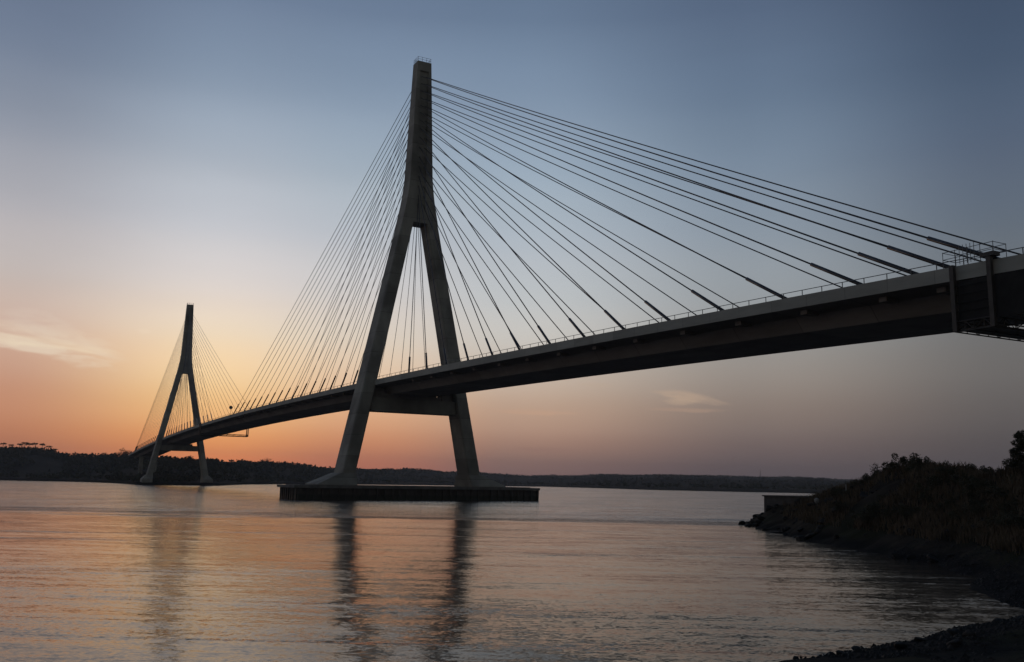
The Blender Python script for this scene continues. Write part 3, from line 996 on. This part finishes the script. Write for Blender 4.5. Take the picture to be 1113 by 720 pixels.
EL = [0, 1.2, 3.0, 5.4, 8.2, 11, 14.5, 18.5, 22.8, 28.5, 50, 90]
SKY = {
    -180: [(74, 69, 70), (75, 70, 70), (77, 72, 71), (80, 75, 73), (82, 78, 76), (82, 79, 78), (81, 79, 80), (79, 79, 82), (75, 77, 83), (70, 73, 84), (58, 65, 82), (48, 58, 80)],
    -75: [(84, 74, 76), (88, 78, 79), (96, 85, 83), (104, 93, 90), (108, 102, 102), (108, 106, 110), (104, 106, 115), (96, 102, 116), (88, 97, 116), (80, 92, 115), (60, 74, 100), (48, 60, 85)],
    -11.5: [(172, 108, 86), (192, 122, 94), (208, 143, 109), (207, 158, 132), (212, 180, 162), (201, 188, 182), (183, 180, 184), (153, 158, 170), (122, 134, 154), (97, 111, 135), (66, 80, 106), (48, 60, 85)],
    0: [(248, 132, 86), (256, 152, 96), (262, 184, 119), (259, 213, 157), (249, 224, 190), (231, 219, 209), (205, 205, 209), (178, 186, 197), (145, 160, 179), (111, 128, 153), (68, 84, 111), (48, 60, 85)],
    9: [(186, 112, 92), (210, 132, 103), (228, 164, 123), (236, 194, 158), (231, 212, 191), (216, 209, 204), (194, 197, 203), (170, 182, 194), (141, 158, 178), (108, 126, 151), (67, 83, 110), (48, 60, 85)],
    18.6: [(128, 103, 103), (154, 122, 114), (184, 148, 129), (201, 175, 155), (206, 197, 187), (198, 200, 200), (182, 190, 198), (163, 178, 192), (137, 155, 176), (105, 124, 149), (67, 83, 110), (48, 60, 85)],
    34: [(91, 84, 88), (106, 94, 96), (127, 112, 108), (147, 134, 126), (154, 150, 146), (152, 156, 159), (143, 153, 163), (127, 142, 159), (107, 125, 147), (88, 105, 130), (62, 77, 104), (48, 60, 85)],
    48: [(75, 71, 75), (82, 77, 80), (92, 87, 88), (105, 101, 100), (111, 110, 110), (108, 112, 117), (101, 111, 123), (90, 103, 122), (76, 92, 114), (64, 79, 102), (54, 67, 91), (48, 60, 85)],
    180: None}
SKY[-180] = [(r*1.17, g*1.19, b_*1.10) for r, g, b_ in SKY[-180]]
SKY[-75] = [(r*1.08, g*1.09, b_*1.03) for r, g, b_ in SKY[-75]]
SKY[180] = SKY[-180]
keys = sorted(SKY)
cur = None
ef = fmath('MULTIPLY', fmath('POWER', fmath('DIVIDE', fmath('MAXIMUM', elev, 0.0), 90.0), .5), 1.0)
for i, kz in enumerate(keys):
    rp = N(nt, 'ShaderNodeValToRGB')
    cr = rp.color_ramp
    cr.interpolation = 'B_SPLINE' if False else 'CARDINAL'
    while len(cr.elements) < len(EL): cr.elements.new(.5)
    for e_, (el_, c_) in zip(cr.elements, zip(EL, SKY[kz])): e_.position = (el_/90)**.5
    for e_, c_ in zip(cr.elements, SKY[kz]): e_.color = (*lin(c_), 1)
    L.new(ef, rp.inputs[0])
    if cur is None: cur = rp.outputs[0]; continue
    mr = N(nt, 'ShaderNodeMapRange', interpolation_type='SMOOTHERSTEP' if abs(kz) > 60 else 'SMOOTHSTEP')
    L.new(azim, mr.inputs[0])
    mr.inputs[1].default_value, mr.inputs[2].default_value = keys[i-1], kz
    mx = N(nt, 'ShaderNodeMix', data_type='RGBA')
    L.new(mr.outputs[0], mx.inputs[0]); L.new(cur, mx.inputs[6]); L.new(rp.outputs[0], mx.inputs[7])
    cur = mx.outputs[2]

# thin high clouds, laid out by bearing and height in the sky
ae = N(nt, 'ShaderNodeCombineXYZ'); L.new(azim, ae.inputs[0]); L.new(elev, ae.inputs[1])


def maprange_w(a, i0, i1, o0, o1):
    n = N(nt, 'ShaderNodeMapRange', interpolation_type='SMOOTHSTEP'); L.new(a, n.inputs[0])
    for i, q in enumerate((i0, i1, o0, o1)): n.inputs[i+1].default_value = q
    return n.outputs[0]


def azel(px, py):
    h0, h1, s = sight(px, py)
    a = -(math.atan2(h1, h0)-GLOW)
    return math.degrees((a+math.pi) % (2*math.pi)-math.pi), math.degrees(math.atan(s))


def wisp(cur, pxa, pya, pxb, pyb, half, col_, strength, seed):
    """one wisp of cirrus stretched between two bearings"""
    (a0, e0), (a1, e1) = azel(pxa, pya), azel(pxb, pyb)
    cxm, cym = (a0+a1)/2, (e0+e1)/2
    ln_, an = math.hypot(a1-a0, e1-e0)/2, math.atan2(e1-e0, a1-a0)
    sh_ = vmath('SUBTRACT', ae.outputs[0], (cxm, cym, 0)).outputs[0]
    r_ = N(nt, 'ShaderNodeVectorRotate', rotation_type='Z_AXIS'); L.new(sh_, r_.inputs['Vector']); r_.inputs['Angle'].default_value = -an
    wv = N(nt, 'ShaderNodeMapping'); L.new(r_.outputs[0], wv.inputs['Vector'])
    wv.inputs['Location'].default_value = (seed*7.3, seed*3.1, 0); wv.inputs['Scale'].default_value = (.32, 1.5, 1)
    no = N(nt, 'ShaderNodeTexNoise', Scale=1.0, Detail=5.0, Roughness=.55, Distortion=.6); L.new(wv.outputs[0], no.inputs['Vector'])
    s_ = N(nt, 'ShaderNodeSeparateXYZ'); L.new(r_.outputs[0], s_.inputs[0])
    u = fmath('DIVIDE', s_.outputs[0], ln_); v = fmath('DIVIDE', s_.outputs[1], half)
    v = fmath('ADD', v, fmath('MULTIPLY', fmath('SUBTRACT', no.outputs['Fac'], .5), 2.2))
    d2 = fmath('ADD', fmath('MULTIPLY', u, u), fmath('MULTIPLY', v, v))
    m_ = fmath('MULTIPLY', maprange_w(d2, 0.0, 1.0, 1.0, 0.0), maprange_w(no.outputs['Fac'], .3, .62, .25, 1.0))
    m_ = fmath('MULTIPLY', m_, strength)
    mx = N(nt, 'ShaderNodeMix', data_type='RGBA')
    L.new(m_, mx.inputs[0]); L.new(cur, mx.inputs[6]); mx.inputs[7].default_value = (*lin(col_), 1)
    return mx.outputs[2]


cur = wisp(cur, -60, 352, 150, 389, 1.15, (242, 226, 202), .62, 1)
cur = wisp(cur, -30, 364, 100, 378, .38, (246, 228, 198), .55, 2)
cur = wisp(cur, 40, 372, 140, 386, .22, (248, 226, 192), .5, 12)
cur = wisp(cur, -10, 338, 90, 362, .8, (226, 210, 194), .4, 5)
cur = wisp(cur, 146, 360, 168, 361, .18, (244, 222, 196), .6, 3)
cur = wisp(cur, 700, 424, 800, 440, .3, (200, 172, 148), .5, 14)
cur = wisp(cur, 712, 428, 775, 436, .5, (204, 176, 150), .45, 15)
cur = wisp(cur, 690, 444, 800, 447, .16, (178, 150, 132), .6, 6)
cur = wisp(cur, 520, 446, 640, 450, .2, (206, 168, 142), .6, 7)
cur = wisp(cur, 625, 418, 672, 421, .2, (196, 172, 150), .5, 8)
cur = wisp(cur, 550, 487, 640, 490, .2, (160, 124, 114), .4, 9)

hzm = N(nt, 'ShaderNodeMapping'); L.new(ae.outputs[0], hzm.inputs['Vector'])
hzm.inputs['Scale'].default_value = (.05, .22, 1)
hzn = N(nt, 'ShaderNodeTexNoise', Scale=1.0, Detail=5.0, Roughness=.5, Distortion=.4); L.new(hzm.outputs[0], hzn.inputs['Vector'])
hzs = N(nt, 'ShaderNodeVectorMath', operation='SCALE'); L.new(cur, hzs.inputs[0]); L.new(maprange_w(hzn.outputs['Fac'], .3, .7, .98, 1.02), hzs.inputs['Scale'])
cur = hzs.outputs[0]

# the clear dusk atmosphere itself
SUN_EL = 0.2
sky = N(nt, 'ShaderNodeTexSky', sky_type='NISHITA', sun_disc=False)
sky.sun_elevation = R(SUN_EL)
sky.sun_rotation = math.pi/2-GLOW
mixs = N(nt, 'ShaderNodeMix', data_type='RGBA', blend_type='ADD')
mixs.inputs[0].default_value = .004
L.new(cur, mixs.inputs[6]); L.new(sky.outputs[0], mixs.inputs[7])
L.new(mixs.outputs[2], bg.inputs['Color'])
bg.inputs['Strength'].default_value = 1.0

sd_ = bpy.data.lights.new('sun', 'SUN')
sd_.energy = .05
sd_.angle = R(.5)
sd_.color = (1.0, .55, .28)
so = bpy.data.objects.new('sun', sd_)
col.objects.link(so)
dirv = Vector((math.cos(GLOW)*math.cos(R(SUN_EL)), math.sin(GLOW)*math.cos(R(SUN_EL)), math.sin(R(SUN_EL))))
so.rotation_euler = dirv.to_track_quat('Z', 'Y').to_euler()
so.location = (0, 0, 150)

vs = scene.view_settings
vs.view_transform = 'Standard'
vs.look = 'None'
vs.exposure = 0.0
vs.gamma = 1.0
vs.use_curve_mapping = False
scene.cycles.use_denoising = True
